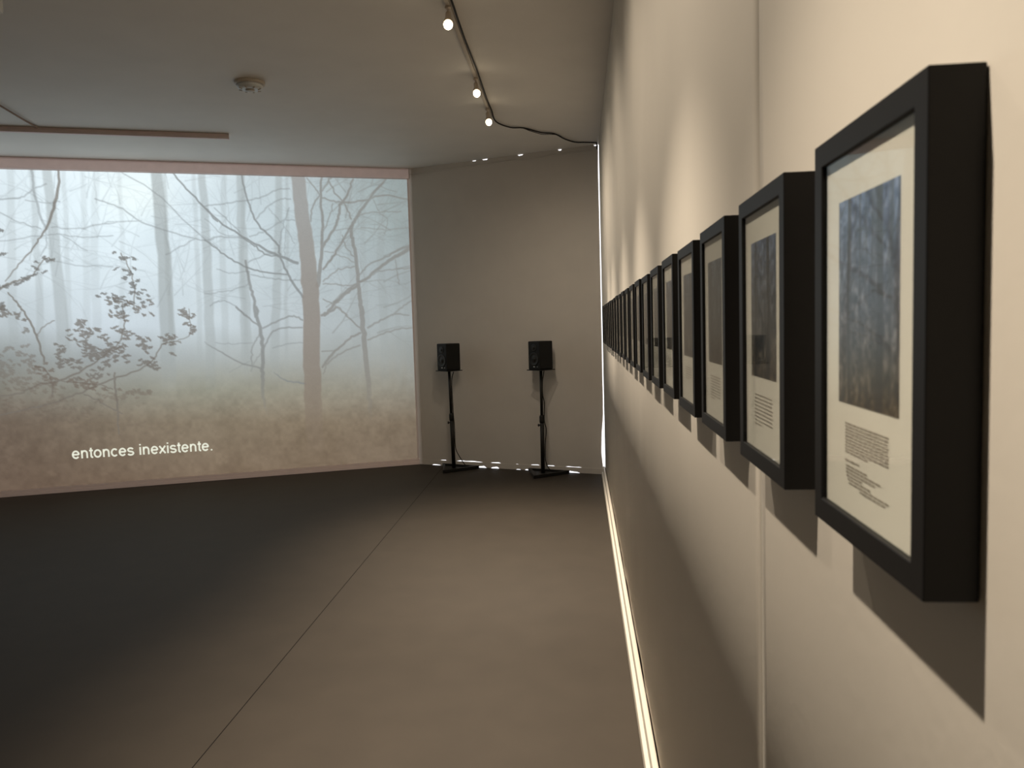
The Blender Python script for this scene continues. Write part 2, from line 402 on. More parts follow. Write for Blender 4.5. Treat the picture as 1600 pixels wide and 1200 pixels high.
# fine twigs everywhere, faint
def twig(x, y, ang, ln, w_, depth):
    pts = [(x, y)]; a = ang
    for i in range(5):
        a += rnd.uniform(-.22, .22); x += math.cos(a)*ln/5; y -= math.sin(a)*ln/5; pts.append((x, y))
    if y > 250: pass
    strokes(pts, [w_*(1-.13*i) for i in range(6)], 1, soft=.012, sm=False)
    if depth:
        for i in (1, 2, 3, 4, 5):
            if rnd.random() < .75:
                twig(*pts[i], a+rnd.choice((-1, 1))*rnd.uniform(.3, .8), ln*rnd.uniform(.4, .65), w_*.65, depth-1)
for x in range(-180, 660, 46):
    for k in range(9):
        twig(x+rnd.uniform(-20, 20), rnd.uniform(270, 480), rnd.choice((rnd.uniform(-.4, .6), rnd.uniform(2.6, 3.6), rnd.uniform(1, 2))), rnd.uniform(60, 130), 2.0, 1)
COV *= .34; flush(img, (130, 138, 140))
for x, y, a in [(560, 300, .3), (600, 330, .5), (520, 330, .9), (580, 290, 1.2), (530, 380, .6), (600, 400, .4), (540, 340, 1.4), (590, 320, .2), (515, 410, 1.0), (525, 360, .4), (570, 380, .9), (600, 440, .6), (620, 420, .2), (570, 270, 3.4), (600, 285, 3.8), (510, 480, .5), (610, 360, 2.6), (600, 480, .5), (590, 520, .3), (540, 300, 2.2), (560, 440, .2), (520, 520, .9), (620, 300, 2.8), (510, 300, .7)]:
    twig(x, y, a, rnd.uniform(70, 120), 2.6, 2)
COV *= .42; flush(img, (122, 122, 118))
# crop-space helpers: the four views of the projection studied at 4.706x
K = 4.706
A = dict(ox=0, oy=230, k=K); B = dict(ox=320, oy=240, k=K); C_ = dict(ox=0, oy=470, k=K); E_ = dict(ox=320, oy=480, k=K)
# fainter middle-distance branches
for o_, p_, w_ in [(A, [(900,190),(1090,300),(1250,430),(1400,590),(1600,740)], 2.2), (A, [(700,380),(870,440),(1040,550),(1250,620),(1480,680),(1600,660)], 2.6),
                   (A, [(600,600),(800,555),(1040,540)], 2), (A, [(380,590),(560,600),(700,580),(860,550)], 2), (A, [(0,690),(280,655),(420,640),(600,665),(830,650)], 2),
                   (A, [(0,385),(160,370),(240,310),(340,270)], 2.4), (A, [(0,480),(140,550),(300,600)], 2), (A, [(190,390),(340,410),(440,400)], 2), (A, [(230,150),(250,300),(290,480),(340,600)], 4),
                   (A, [(340,600),(340,720),(300,800)], 2), (A, [(1220,790),(1350,720),(1440,670)], 2.2), (A, [(420,840),(600,870),(830,880)], 1.8), (A, [(440,640),(540,700),(640,760)], 1.8),
                   (B, [(0,390),(130,370),(300,345),(420,320),(520,270),(620,258)], 2.6), (B, [(380,480),(450,400),(560,335),(630,335)], 2.6), (B, [(330,610),(450,570),(560,500),(660,490)], 2.4),
                   (B, [(0,640),(110,610),(290,625)], 2.6), (B, [(70,400),(170,490),(260,580)], 2.2), (B, [(0,480),(130,590),(260,610)], 1.8), (B, [(320,800),(450,740),(540,745)], 2.4),
                   (B, [(90,850),(200,880),(330,870)], 2), (B, [(340,890),(460,915),(600,930),(700,930)], 2.6), (B, [(0,1030),(170,1010),(320,960)], 2), (B, [(40,1120),(100,1085),(180,1095),(310,1190)], 2.2),
                   (B, [(620,400),(590,490),(560,600),(548,680)], 2.4), (B, [(470,400),(520,460),(600,550),(660,660)], 1.8), (B, [(600,530),(590,640),(585,760)], 1.8),
                   (E_, [(80,260),(200,265),(350,262)], 1.8), (E_, [(180,480),(270,430),(330,400)], 1.6), (E_, [(500,300),(600,270),(720,262)], 2.2)]:
    strokes(p_, w_, 1, soft=.011, **o_)
COV *= .42; flush(img, (122, 128, 130))
# left sapling and its branches
for o_, p_, w_, s_ in [(B, [(300,790),(330,950),(355,1060),(375,1200)], [4,5,5,5.5], 1), (E_, [(375,0),(405,150),(425,290),(428,430),(426,560),(432,680),(470,800)], [6,6.5,7,7,6.5,5.5,3.5], [1,1,1,1,.85,.55,.05]),
                   (E_, [(230,0),(310,70),(400,140)], 3, 1), (E_, [(0,255),(100,320),(250,400),(410,450)], [1.5,2.2,2.6,3.2], .9), (E_, [(400,200),(360,270),(340,360),(350,430)], 2.4, .8),
                   (E_, [(425,155),(540,100),(640,65),(720,95)], 3, .9), (E_, [(440,290),(480,200),(560,150),(715,150)], 2.8, .9), (E_, [(410,340),(370,400),(340,470)], 2, .7)]:
    strokes(p_, w_, s_, soft=.012, **o_)
COV *= .62; flush(img, (116, 118, 117))
# big branches left of the main trunk
for o_, p_, w_ in [(B, [(270,140),(295,270),(320,350),(380,510),(470,600),(545,680)], [2.8,3,3.2,3.4,3.6,3.8]), (B, [(545,680),(555,760),(600,860),(640,940),(720,1055)], [3.8,3.8,4,4.4,4.6]),
                   (B, [(0,400),(110,500),(250,590),(400,680),(540,750),(680,805)], [3,3.2,3.6,4.2,5,6]), (B, [(0,635),(100,710),(220,790),(340,850),(460,875),(610,890)], [2.2,2.6,3,3,3,2.8]),
                   (B, [(290,625),(380,690),(450,740),(540,752)], 2.6), (A, [(1240,160),(1350,280),(1460,400),(1600,545)], [3,3,3.2,3.2]),
                   (E_, [(510,480),(570,525),(650,550),(740,560)], [1.6,2.4,3,3.4])]:
    strokes(p_, w_, 1, soft=.010, **o_)
COV *= .72; flush(img, (122, 127, 128))
# right side: slim second trunk and the branch work
for o_, p_, w_, s_ in [(B, [(1330,190),(1210,330),(1110,480),(1075,560),(1090,650),(1115,780),(1125,920),(1140,1060),(1155,1200)], [4,5,6,6.5,6.5,7,7.5,8,9], .95), (E_, [(1150,0),(1165,160),(1180,330),(1200,540),(1212,700),(1225,830)], [9,10,10,10,9,7], [.95,.95,.9,.8,.5,0]),
                   (B, [(830,970),(850,820),(860,690),(865,500),(850,320),(860,140)], [9,7,6,5,4.5,4], 1), (B, [(865,690),(920,600),(975,500),(990,400),(1040,320),(1090,190)], [5,5,5,5,4,3.5], 1),
                   (B, [(870,850),(940,760),(1010,650),(1060,560),(1100,480)], [4,4,4,4,3], 1), (B, [(850,320),(930,345),(1040,360),(1190,340),(1300,305),(1500,335)], [3,3,4,3.4,3.4,3], .9), (B, [(780,500),(790,400),(840,310),(910,200),(930,150)], [2.4,3,3,3,2.6], .9),
                   (B, [(910,200),(960,290),(1030,380),(1075,480)], 3, .9), (B, [(750,180),(830,280),(855,320)], 2.6, .8), (B, [(940,370),(910,480),(870,580)], 2.4, .8), (B, [(1110,480),(1180,440),(1300,430),(1440,425)], 2.4, .7),
                   (B, [(870,940),(930,890),(1000,850),(1120,830)], 2.6, .8), (B, [(880,1190),(960,1100),(1040,1030),(1120,970)], [5,6,6,5], 1), (B, [(950,1090),(1080,980),(1180,920),(1310,820),(1420,750),(1520,690)], [3,4,5,6,7,8], .95),
                   (B, [(1140,890),(1200,820),(1330,760),(1440,700),(1520,670)], [3,3,3.5,4,4], .8), (B, [(870,960),(960,960),(1060,970),(1130,950)], 2.4, .8), (B, [(870,1070),(950,1110),(1050,1190)], 2.6, .8), (B, [(1180,920),(1280,870),(1400,850),(1520,840)], 2.6, .7),
                   (B, [(1010,600),(1040,690),(1110,770)], 2.4, .8), (B, [(880,720),(980,740),(1100,800)], 2, .7), (B, [(1400,780),(1420,900),(1430,960)], 2.6, .6), (B, [(1380,1190),(1450,1130),(1530,1080)], 3, .7), (B, [(1240,340),(1290,440),(1340,480),(1320,590)], 2, .6), (B, [(1150,545),(1300,560),(1500,545)], 2, .6),
                   (E_, [(860,60),(920,30),(975,0)], [5,5,4], 1), (E_, [(975,0),(1060,80),(1140,150)], 3, .9), (E_, [(865,440),(930,350),(1010,280),(1080,220),(1145,190)], [4,5,4,4,4], .95), (E_, [(870,430),(960,370),(1060,310),(1140,280)], 3, .8), (E_, [(860,325),(940,320)], 2.4, .8),
                   (E_, [(1200,150),(1290,100),(1400,50),(1500,60)], [4,3.4,3,2.4], .8), (E_, [(1200,240),(1300,200),(1400,165),(1540,150)], [3,3,3,2.6], .8), (E_, [(870,490),(900,420),(940,380)], 2.4, .8)]:
    strokes(p_, w_, s_, soft=.010, **o_)
COV *= .62; flush(img, (120, 117, 112))
# main trunk
strokes([(465,255),(468,300),(474,350),(481,400),(485,450),(487,500),(487,560),(489,620),(491,670),(493,715)], [26,26.5,28,30,32,33,33,34,34,35], [1,1,1,1,1,.97,.9,.7,.3,0], soft=.014)
tv = COV*.86; tz = np.clip((Z-.6)/2.2, 0, 1)[:, None, None]
tc_ = np.array([123, 109, 96])*(1-tz)+np.array([150, 150, 148])*tz
img[:] = img*(1-tv[..., None])+tc_*tv[..., None]; COV[:] = 0
# arching branch and twigs at the left edge
for o_, p_, w_ in [(A, [(415,140),(435,250),(405,410),(350,580),(300,660),(220,770),(120,890),(40,985)], [3.2,4.2,5,4,3,2.4,2,1.6]), (A, [(-60,1080),(30,1030),(100,990),(180,970),(240,950),(300,860),(350,815),(400,840)], [4,4,3.4,2.6,2,2,2,1.6]),
                   (A, [(60,1070),(130,1150),(160,1200)], 2.2), (C_, [(110,0),(170,80),(235,180),(290,310),(325,450)], [2.4,3,3.4,3.4,3.4]), (C_, [(280,260),(320,190),(400,145)], 1.6),
                   (C_, [(-100,740),(0,700),(150,680),(250,630),(420,590),(560,540),(690,460),(790,385),(900,330)], [3,3,3,3,3.6,3.4,3,2.4,2]), (C_, [(0,840),(230,790),(400,745),(560,690),(660,645),(740,612),(860,565),(1040,500),(1130,430),(1190,320)], [2,3,3,3.2,3,3,3,2.6,2.4,2]),
                   (C_, [(845,530),(848,640),(865,780),(875,980)], [3,3.4,3.4,2]), (C_, [(760,380),(860,330),(905,220),(915,130),(900,20)], [2,2,2,2,1.6]), (A, [(985,1180),(990,1080),(975,960),(930,850),(890,780)], 1.8),
                   (C_, [(620,690),(700,720),(800,780),(900,830)], 2.2), (C_, [(380,590),(330,500),(260,480)], 2.6), (C_, [(430,585),(560,600),(740,620),(830,650)], 2), (C_, [(390,600),(385,700)], 3), (C_, [(1390,60),(1400,240),(1300,300)], 1.4), (C_, [(1190,320),(1300,300),(1330,310)], 1.8)]:
    strokes(p_, w_, 1, soft=.008, **o_)
COV *= .72; flush(img, (110, 105, 98))
# leaves of the near bush
def leaves(o_, x0, y0, x1, y1, n, ln, spread, strength):
    n = int(n*1.3)
    for i in range(n):
        t = (i+rnd.random())/n; x = x0+(x1-x0)*t+rnd.gauss(0, spread); y = y0+(y1-y0)*t+rnd.gauss(0, spread)*.8
        a = rnd.uniform(-.55, .7); l = ln*rnd.uniform(.5, 1.0); q = [(x-math.cos(a)*l/2, y-math.sin(a)*l/2), (x, y+l*.05), (x+math.cos(a)*l/2, y+math.sin(a)*l/2)]
        strokes(q, [1.0, rnd.uniform(2.8, 4.4), .8], strength, soft=.007, **o_)
leaves(A, 890, 780, 990, 1100, 16, 62, 34, 1); leaves(A, 780, 1080, 960, 1190, 13, 62, 30, 1); leaves(A, 1000, 1020, 1080, 1160, 7, 55, 22, 1)
leaves(A, 0, 1040, 260, 950, 9, 62, 14, 1); leaves(A, 240, 880, 370, 820, 6, 62, 20, 1); leaves(A, 330, 915, 350, 915, 1, 70, 2, 1); leaves(A, -30, 790, 40, 770, 3, 80, 8, 1); leaves(A, -10, 610, 20, 610, 2, 60, 4, 1); leaves(A, -40, 1150, 40, 1190, 5, 70, 14, 1)
COV *= .72; flush(img, (104, 104, 102))
leaves(C_, 780, 0, 960, 10, 6, 62, 18, 1); leaves(C_, 830, 90, 930, 120, 7, 62, 20, 1); leaves(C_, 1000, 80, 1100, 30, 9, 58, 26, 1); leaves(C_, 830, 190, 950, 270, 9, 66, 26, 1); leaves(C_, 780, 290, 920, 360, 12, 66, 30, 1)
leaves(C_, 560, 150, 620, 180, 6, 60, 22, 1); leaves(C_, 500, 240, 740, 220, 18, 64, 30, 1); leaves(C_, 600, 330, 760, 380, 22, 64, 36, 1); leaves(C_, 640, 410, 940, 440, 24, 64, 34, 1); leaves(C_, 420, 340, 470, 370, 6, 60, 18, 1)
leaves(C_, 400, 450, 580, 460, 14, 62, 26, 1); leaves(C_, 560, 540, 800, 520, 12, 60, 30, .9); leaves(C_, 1030, 270, 1080, 380, 14, 58, 26, 1); leaves(C_, 1080, 430, 1160, 500, 10, 60, 24, 1); leaves(C_, 1180, 250, 1290, 300, 11, 60, 28, 1); leaves(C_, 1260, 380, 1280, 390, 2, 54, 6, 1)
leaves(C_, 1320, 60, 1400, 130, 10, 58, 20, 1); leaves(C_, 1370, 170, 1430, 240, 7, 58, 20, 1); leaves(C_, 80, 90, 160, 120, 6, 60, 20, 1); leaves(C_, 20, 40, 30, 120, 5, 70, 14, 1); leaves(C_, 190, 200, 210, 240, 3, 50, 12, .8)
COV *= .70; flush(img, (104, 99, 93))
leaves(C_, 550, 590, 740, 640, 18, 58, 26, .9); leaves(C_, 250, 490, 420, 580, 16, 54, 30, .9); leaves(C_, 120, 350, 260, 470, 16, 50, 50, .6); leaves(C_, -80, 350, 120, 620, 46, 54, 60, .5); leaves(C_, 100, 560, 420, 700, 34, 50, 55, .5); leaves(C_, 700, 720, 1100, 680, 22, 50, 36, .5)
leaves(C_, 0, 780, 700, 830, 70, 48, 60, .42); leaves(C_, 200, 950, 1300, 900, 60, 46, 80, .26); leaves(C_, 900, 660, 1120, 670, 10, 52, 16, .7); leaves(C_, -300, 500, -40, 760, 40, 60, 70, .7)
COV *= .62; flush(img, (100, 88, 78))
img += (rng.random((hN, wN, 1))-.5)*4
me = picture_mesh('projected_forest', img, (0, 0, 0), PD*(S[-1]-S[0]), (0, 0, Z[-1]-Z[0]))
vp = thing('video_projection', tuple(LC+PD*S[0]+PN*.003+Vector((0, 0, Z[0]))), 'projected video of a misty forest with a white subtitle, filling the wall', 'projection')
o = bpy.data.objects.new('forest_picture', me); COL.objects.link(o); o.parent = vp; me.materials.append(M['video'])
# the subtitle
def glyph_strokes():
    """plain grotesque letters as strokes: {letter: (advance, [polylines])}; x-height .52, ascender .72"""
    def arc(cx, cy, rx_, ry_, a0, a1, n=22):
        return [(cx+rx_*math.cos(math.radians(a0+(a1-a0)*i/n)), cy+ry_*math.sin(math.radians(a0+(a1-a0)*i/n))) for i in range(n+1)]
    h = .045
    return {
        'e': (.556, [arc(.278, .26, .195, .225, -38, -360)[::1]+[(.083, .26)][:0], [(.085, .27), (.470, .27)]]),
        'o': (.556, [arc(.278, .26, .20, .225, 0, 360, 30)]),
        'c': (.500, [arc(.262, .26, .190, .225, 42, 318)]),
        'n': (.556, [[(.112, 0), (.112, .52)], [(.112, .30)]+arc(.275, .31, .163, .168, 165, 0, 14)+[(.438, 0)]]),
        't': (.278, [[(.140, .66), (.140, .12)]+arc(.215, .12, .075, .080, 180, 265, 8)+[(.258, .042)], [(.025, .482), (.262, .482)]]),
        'i': (.222, [[(.111, 0), (.111, .52)], [(.111, .628), (.111, .718)]]),
        'x': (.500, [[(.055, .01), (.445, .51)], [(.445, .01), (.055, .51)]]),
        's': (.500, [arc(.25, .372, .165, .112, 18, 240, 14)+arc(.25, .146, .178, .112, 62, -162, 14)]),
        '.': (.278, [[(.14, 0), (.14, .09)]]), ' ': (.278, [])}
gs = glyph_strokes(); V_ = []; F_ = []; pen = 0; HW = .056
for ch in 'entonces inexistente.':
    adv, pls = gs[ch]
    for pl in pls:
        n0 = len(V_)
        for i, q in enumerate(pl):
            a_, b_ = pl[max(i-1, 0)], pl[min(i+1, len(pl)-1)]
            tx, ty = b_[0]-a_[0], b_[1]-a_[1]; L_ = math.hypot(tx, ty) or 1
            nx, ny = -ty/L_*HW, tx/L_*HW
            V_ += [(pen+q[0]+nx, q[1]+ny, 0), (pen+q[0]-nx, q[1]-ny, 0)]
        F_ += [(n0+2*i, n0+2*i+1, n0+2*i+3, n0+2*i+2) for i in range(len(pl)-1)]
    pen += adv
tm = bpy.data.meshes.new('subtitle_text'); tm.from_pydata(V_, [], F_); tm.update()
vx = [v.co.x for v in tm.vertices]; vy = [v.co.y for v in tm.vertices]
sa, za = sz(113, 717); sb, zb_ = sz(332, 703.5); _, zt = sz(191, 695.5)      # x-height of the word ends near y=694 left of centre
hx = .128
kx = (sa-sb)/(max(vx)-min(vx))
top_asc = max(vy)
for v in tm.vertices:
    t = (v.co.x-min(vx))/(max(vx)-min(vx))
    s_ = sa+(sb-sa)*t; z_ = za+(zb_-za)*t+v.co.y/top_asc*.108
    q = PD*(s_-S[0])+PN*.004; v.co = (q.x, q.y, z_-Z[0])
to = bpy.data.objects.new('subtitle_text', tm); COL.objects.link(to); to.parent = vp; tm.materials.clear(); tm.materials.append(M['subtitle'])
to['kind'] = 'stuff'; to['label'] = 'white subtitle reading entonces inexistente.'

# ---------------------------------------------------------------- framed photographs
FWD, FHT, FDP, RAIL = .2025, .2926, .0306, .0178     # width along the wall, height, depth, rail width
FZ0 = CAM_H-.1611
def forest_print(w_, h_, seed, blue):
    r = random.Random(seed); rg = np.random.default_rng(seed); global COV
    U = np.linspace(0, 1, w_); V = np.linspace(0, 1.31, h_); keep = COV; COV = np.zeros((h_, w_))
    a = np.clip(V/1.31, 0, 1)[:, None, None]
    im = np.array([62, 55, 46])*(1-a)+np.array([78+0*blue, 84+4*blue, 92+18*blue])*a+np.zeros((h_, w_, 3))
    im += ((smooth_noise(h_, w_, max(1.6, w_/18), rg)-.5)*52+(smooth_noise(h_, w_, max(1.2, w_/40), rg)-.5)*34)[..., None]
    for k in range(16):
        x = r.random(); wd = r.uniform(.01, .03); paint_stroke(im, U, V, [(x, .1), (x+r.uniform(-.05, .05), 1.31)], [wd, wd*.8], None, r.uniform(.3, .7), .012)
    flush(im, (50, 47, 44))
    x = r.choice((.2, .28, .7, .78)); paint_stroke(im, U, V, [(x, 0), (x+.02, .6), (x, 1.31)], [.12, .10, .085], None, .9, .015)
    x2 = (x+.5) % 1; paint_stroke(im, U, V, [(x2, 0), (x2-.02, .7), (x2, 1.31)], [.06, .05, .045], None, .8, .015)
    flush(im, (40, 34, 29))
    for k in range(40):
        x, y, an, l = r.random(), r.uniform(.3, 1.31), r.uniform(0, 6.3), r.uniform(.15, .4)
        paint_stroke(im, U, V, [(x, y), (x+math.cos(an)*l, y+math.sin(an)*l)], [.012, .006], None, .6, .01)
    flush(im, (42, 38, 34)); COV = keep
    return np.clip((im-58)*1.9+50, 6, 255)
# local axes: x = out from the wall is negative, y along the wall, z up; origin at the middle of the bottom edge on the wall
PRW, PRH = .111, .1456
def print_mesh(name, n, seed, blue):
    return picture_mesh(name, forest_print(n, int(n*1.31), seed, blue), (-.0264, PRW/2, .0977), (0, -PRW, 0), (0, 0, PRH))
prints = [print_mesh('print_a', 110, 3, 1.0), print_mesh('print_b', 100, 5, .6), print_mesh('print_c', 90, 8, 0.0), print_mesh('print_d', 60, 21, .2), print_mesh('print_e', 60, 34, .5)]
for p in prints: p.materials.append(M['print'])
def text_mesh(name, rows, seed):
    """rows = [(z, length fraction, start offset)] of unreadably small print, word by word"""
    r = random.Random(seed); mb = MB()
    for z, fr_, st in rows:
        y = .0410-st; end = .0410-.081*fr_
        while y > end+.002:
            l = min(r.uniform(.003, .010), y-end)
            x0 = -.0265
            mb.add([(x0, y, z), (x0, y-l, z), (x0, y-l, z+.00115), (x0, y, z+.00115)], [(0, 1, 2, 3)]); y -= l+.0012
    me = mb.mesh(name); me.materials.append(M['ink']); return me
tA = text_mesh('caption_a', [(.0827-.0023*i, 1 if i < 9 else .55, 0) for i in range(10)], 1)
tB = text_mesh('caption_b', [(.0560, .36, 0)]+[(.0520-.0024*i, f_, st) for i, (f_, st) in enumerate([(.55, .002), (.84, .002), (.72, .002), (.45, .003), (.62, .006), (1.0, .008), (.96, .03)])], 2)
tC = text_mesh('caption_c', [(.0775-.0040*i, 1 if i < 8 else .4, 0) for i in range(9)], 3)
tD = text_mesh('caption_d', [(.0775-.0040*i, 1 if i < 5 else .6, 0) for i in range(6)], 4)

hw = FWD/2
mb = MB(); x0, x1 = -FDP, 0.0
# box frame with mitred rails, a step inside to hold the glass
def frame_mesh():
    mb = MB(); o_ = [(-hw, 0), (hw, 0), (hw, FHT), (-hw, FHT)]; i_ = [(-hw+RAIL, RAIL), (hw-RAIL, RAIL), (hw-RAIL, FHT-RAIL), (-hw+RAIL, FHT-RAIL)]
    v = [(x, *p) for x in (x0, x1-.0005) for q in (o_, i_) for p in q]; f = []
    for k in range(4):
        n = (k+1) % 4
        f += [(k, n, 4+n, 4+k), (8+k, 12+k, 12+n, 8+n), (k, 8+k, 8+n, n), (4+k, 4+n, 12+n, 12+k)]
    mb.add(v, f); me = mb.mesh('box_frame'); me.materials.append(M['black']); return me
fm = frame_mesh()
mb = MB(); mb.box((-.0262, -hw+RAIL+.0002, RAIL+.0002), (-.0235, hw-RAIL-.0002, FHT-RAIL-.0002)); pm = mb.mesh('mount_sheet'); pm.materials.append(M['paper'])
mb = MB(); mb.box((-.0284, -hw+RAIL, RAIL), (-.0274, hw-RAIL, FHT-RAIL)); gm = mb.mesh('glass_pane'); gm.materials.append(M['glass'])
ords = ['first', 'second', 'third', 'fourth', 'fifth', 'sixth', 'seventh', 'eighth', 'ninth', 'tenth', 'eleventh', 'twelfth', 'thirteenth', 'fourteenth', 'fifteenth', 'sixteenth', 'seventeenth', 'eighteenth', 'nineteenth', 'twentieth', 'twenty-first']
near = [.4445, .742, 1.037, 1.315, 1.602, 1.894, 2.185, 2.480]
while near[-1]+FWD < 6.5: near.append(near[-1]+.2955)
def child(name, me, parent, bevel=0):
    c = bpy.data.objects.new(name, me); COL.objects.link(c); c.parent = parent
    if bevel:
        b = c.modifiers.new('bevel', 'BEVEL'); b.width = bevel; b.segments = 2; b.limit_method = 'ANGLE'
    return c
pick = [0, 1, 2, 3, 4, 2, 3, 1, 4, 2, 3]
for i, y in enumerate(near):
    if i == 0: lab = 'black box frame with forest photo above two separate caption paragraphs'
    elif i == 1: lab = 'black box frame with one caption paragraph, next to the frame with two paragraphs'
    else: lab = 'black box frame, %s in the row counting from the frame with two caption paragraphs' % ords[i]
    dz = [0, 0, .001, -.001, .002, 0, -.002, .001][i % 8]
    t = thing('picture_frame', (D, y+FWD/2, FZ0+dz), lab, 'picture frame', 'row of black framed photographs')
    child('frame', fm, t, .0008)
    sh = child('mount_sheet', pm, t)
    child('photo_print', prints[pick[i % len(pick)] if i else 0], sh)
    if i == 0: child('caption_text', tA, sh)['kind'] = 'stuff'; child('caption_text', tB, sh)['kind'] = 'stuff'
    else: child('caption_text', [tC, tD, tC, tD][i % 4] if i > 1 else tC, sh)['kind'] = 'stuff'
    child('glass_pane', gm, t)

# ---------------------------------------------------------------- loudspeakers on stands
def stand_at(xpx, off):
    """pole foot: the column of pixel xpx cut with a line parallel to the panel"""
    P = LC+QN*off; N = QN
    for _ in range(1):
        lo, hi = 700, 800
        for k in range(50):
            m_ = (lo+hi)/2; p = on_plane(xpx, m_, P, N)
            if p.z > 0: lo = m_
            else: hi = m_
    return on_plane(xpx, m_, P, N)
def speaker_set(foot, top_shift, rz, z_plate, lab_st, lab_sp, cable_pts):
    cable_pts = [p-Vector((foot.x, foot.y, 0)) for p in cable_pts]
    st = thing('speaker_stand', (foot.x, foot.y, 0), lab_st, 'speaker stand', 'speaker stands before the panel')
    W = lambda a, n: (QD*a+QN*n)
    tri = [W(-.215, -.13), W(.005, .245), W(.245, -.11)]
    mb = MB(); mb.prism([(p.x, p.y) for p in tri], .001, .018); base = mb.build('base_plate', M['stand'], st, .003)
    mb = MB()
    for k in range(3):
        a, b = tri[k], tri[(k+1) % 3]; c = (tri[0]+tri[1]+tri[2])/3; ai, bi = a+(c-a)*.22, b+(c-b)*.22
        mb.hexa([(*a.xy, .018), (*b.xy, .018), (*bi.xy, .018), (*ai.xy, .018), (*a.xy, .034), (*b.xy, .034), (*bi.xy, .034), (*ai.xy, .034)])
    mb.build('base_rim', M['stand'], base, .003)
    tp = Vector((top_shift[0], top_shift[1], z_plate))
    at = lambda z: Vector((tp.x*z/z_plate, tp.y*z/z_plate, z))
    mb = MB(); mb.tube([at(.018), at(.56)], .020, 16); lo_ = mb.build('lower_pole', M['stand'], st, smooth=True)
    mb = MB(); mb.tube([at(.52), at(.535), at(.585), at(.60)], [.021, .025, .025, .018], 16); mb.build('collar', M['stand'], st, smooth=True)
    mb = MB(); k_ = at(.50); mb.ring([(.006, 0), (.006, .028), (.013, .030), (.013, .042)], k_, (-.9, -.45, 0), 12); mb.build('clamp_knob', M['stand'], st)
    mb = MB(); mb.tube([at(.55), at(z_plate-.006)], .0145, 16); mb.build('upper_pole', M['stand'], st, smooth=True)
    # top plate, square and turned with the speaker
    c, s = math.cos(rz), math.sin(rz); rot = lambda x, y: (tp.x+x*c-y*s, tp.y+x*s+y*c)
    mb = MB(); mb.prism([rot(*q) for q in ((-.10, -.10), (.10, -.10), (.10, .10), (-.10, .10))], z_plate-.008, z_plate); mb.build('top_plate', M['stand'], st, .002)
    # speaker: local -y is its front
    sp_ = thing('loudspeaker', (foot.x+tp.x, foot.y+tp.y, z_plate), lab_sp, 'speaker', 'black studio speakers', rz)
    w_, d_, h_ = .165, .180, .280
    mb = MB(); mb.box((-w_/2, -d_/2, .0005), (w_/2, d_/2, h_)); mb.build('cabinet', M['spk'], sp_, .008)
    f = -d_/2
    mb = MB(); mb.ring([(.066, 0), (.066, .004), (.058, .005), (.052, .001), (.022, -.012+.012), (.020, .004), (.010, .008), (.002, .009)], (0, f, .105), (0, -1, 0), 32); mb.build('woofer', M['cone'], sp_, smooth=True)
    mb = MB(); mb.ring([(.036, 0), (.036, .003), (.028, .003), (.016, .001), (.014, .005), (.006, .009), (.001, .010)], (0, f, .217), (0, -1, 0), 28); mb.build('tweeter', M['cone'], sp_, smooth=True)
    mb = MB(); mb.box((-.011, f-.0025, .026), (.011, f+.001, .034)); mb.build('badge', M['logo'], sp_)
    mb = MB(); mb.ring([(.004, 0), (.004, .002)], (.045, f, .03), (0, -1, 0), 12); mb.build('power_light', M['logo'], sp_)
    mb = MB(); mb.tube(curve_pts(cable_pts, 8), .0045, 8); mb.build('cable', M['cable'], st)
f1 = stand_at(709.5, .175); f2 = stand_at(848.5, .175)
def z_at(px_y, foot):                        # height of a picture row at the distance of the stand
    p = on_plane(700, px_y, Vector((foot.x, foot.y, 0)), Vector((0, -1, 0))); return p.z
RZ = math.radians(-43)
zp1, zp2 = z_at(578.5, f1), z_at(578.5+2, f2)
g1 = Vector((f1.x, f1.y, 0)); g2 = Vector((f2.x, f2.y, 0))
back = -QN*.03
c1 = [g1+Vector((.025, .04, zp1-.02)), g1+Vector((.006, .01, zp1-.12)), g1+Vector((.010, .01, .62)), g1+Vector((.019, .005, .45)), g1+Vector((.024, -.005, .24)),
      g1+QD*.07+Vector((0, -.02, .15)), g1+QD*.135+QN*.0+Vector((0, 0, .055)), g1+QD*.16-QN*.03+Vector((0, 0, .042))]
c2 = [g2+Vector((.035, .05, zp2-.02)), g2+Vector((.018, .0, zp2-.13)), g2+Vector((.018, .0, .80)), g2+Vector((.032, .0, .72)), g2+Vector((.026, -.005, .55)), g2+Vector((.044, -.005, .45)), g2+Vector((.030, -.005, .3)), g2+Vector((.03, -.0, .14)),
      g2+QD*.07+Vector((0, 0, .06)), g2+QD*.10-QN*.04+Vector((0, 0, .042))]
speaker_set(f1, (-.016, .0), RZ, zp1, 'black stand with triangular base, beside the projection', 'black speaker on the stand beside the projection', c1)
speaker_set(f2, (.006, .0), RZ, zp2, 'black stand with triangular base, beside the framed wall', 'black speaker on the stand beside the row of frames', c2)

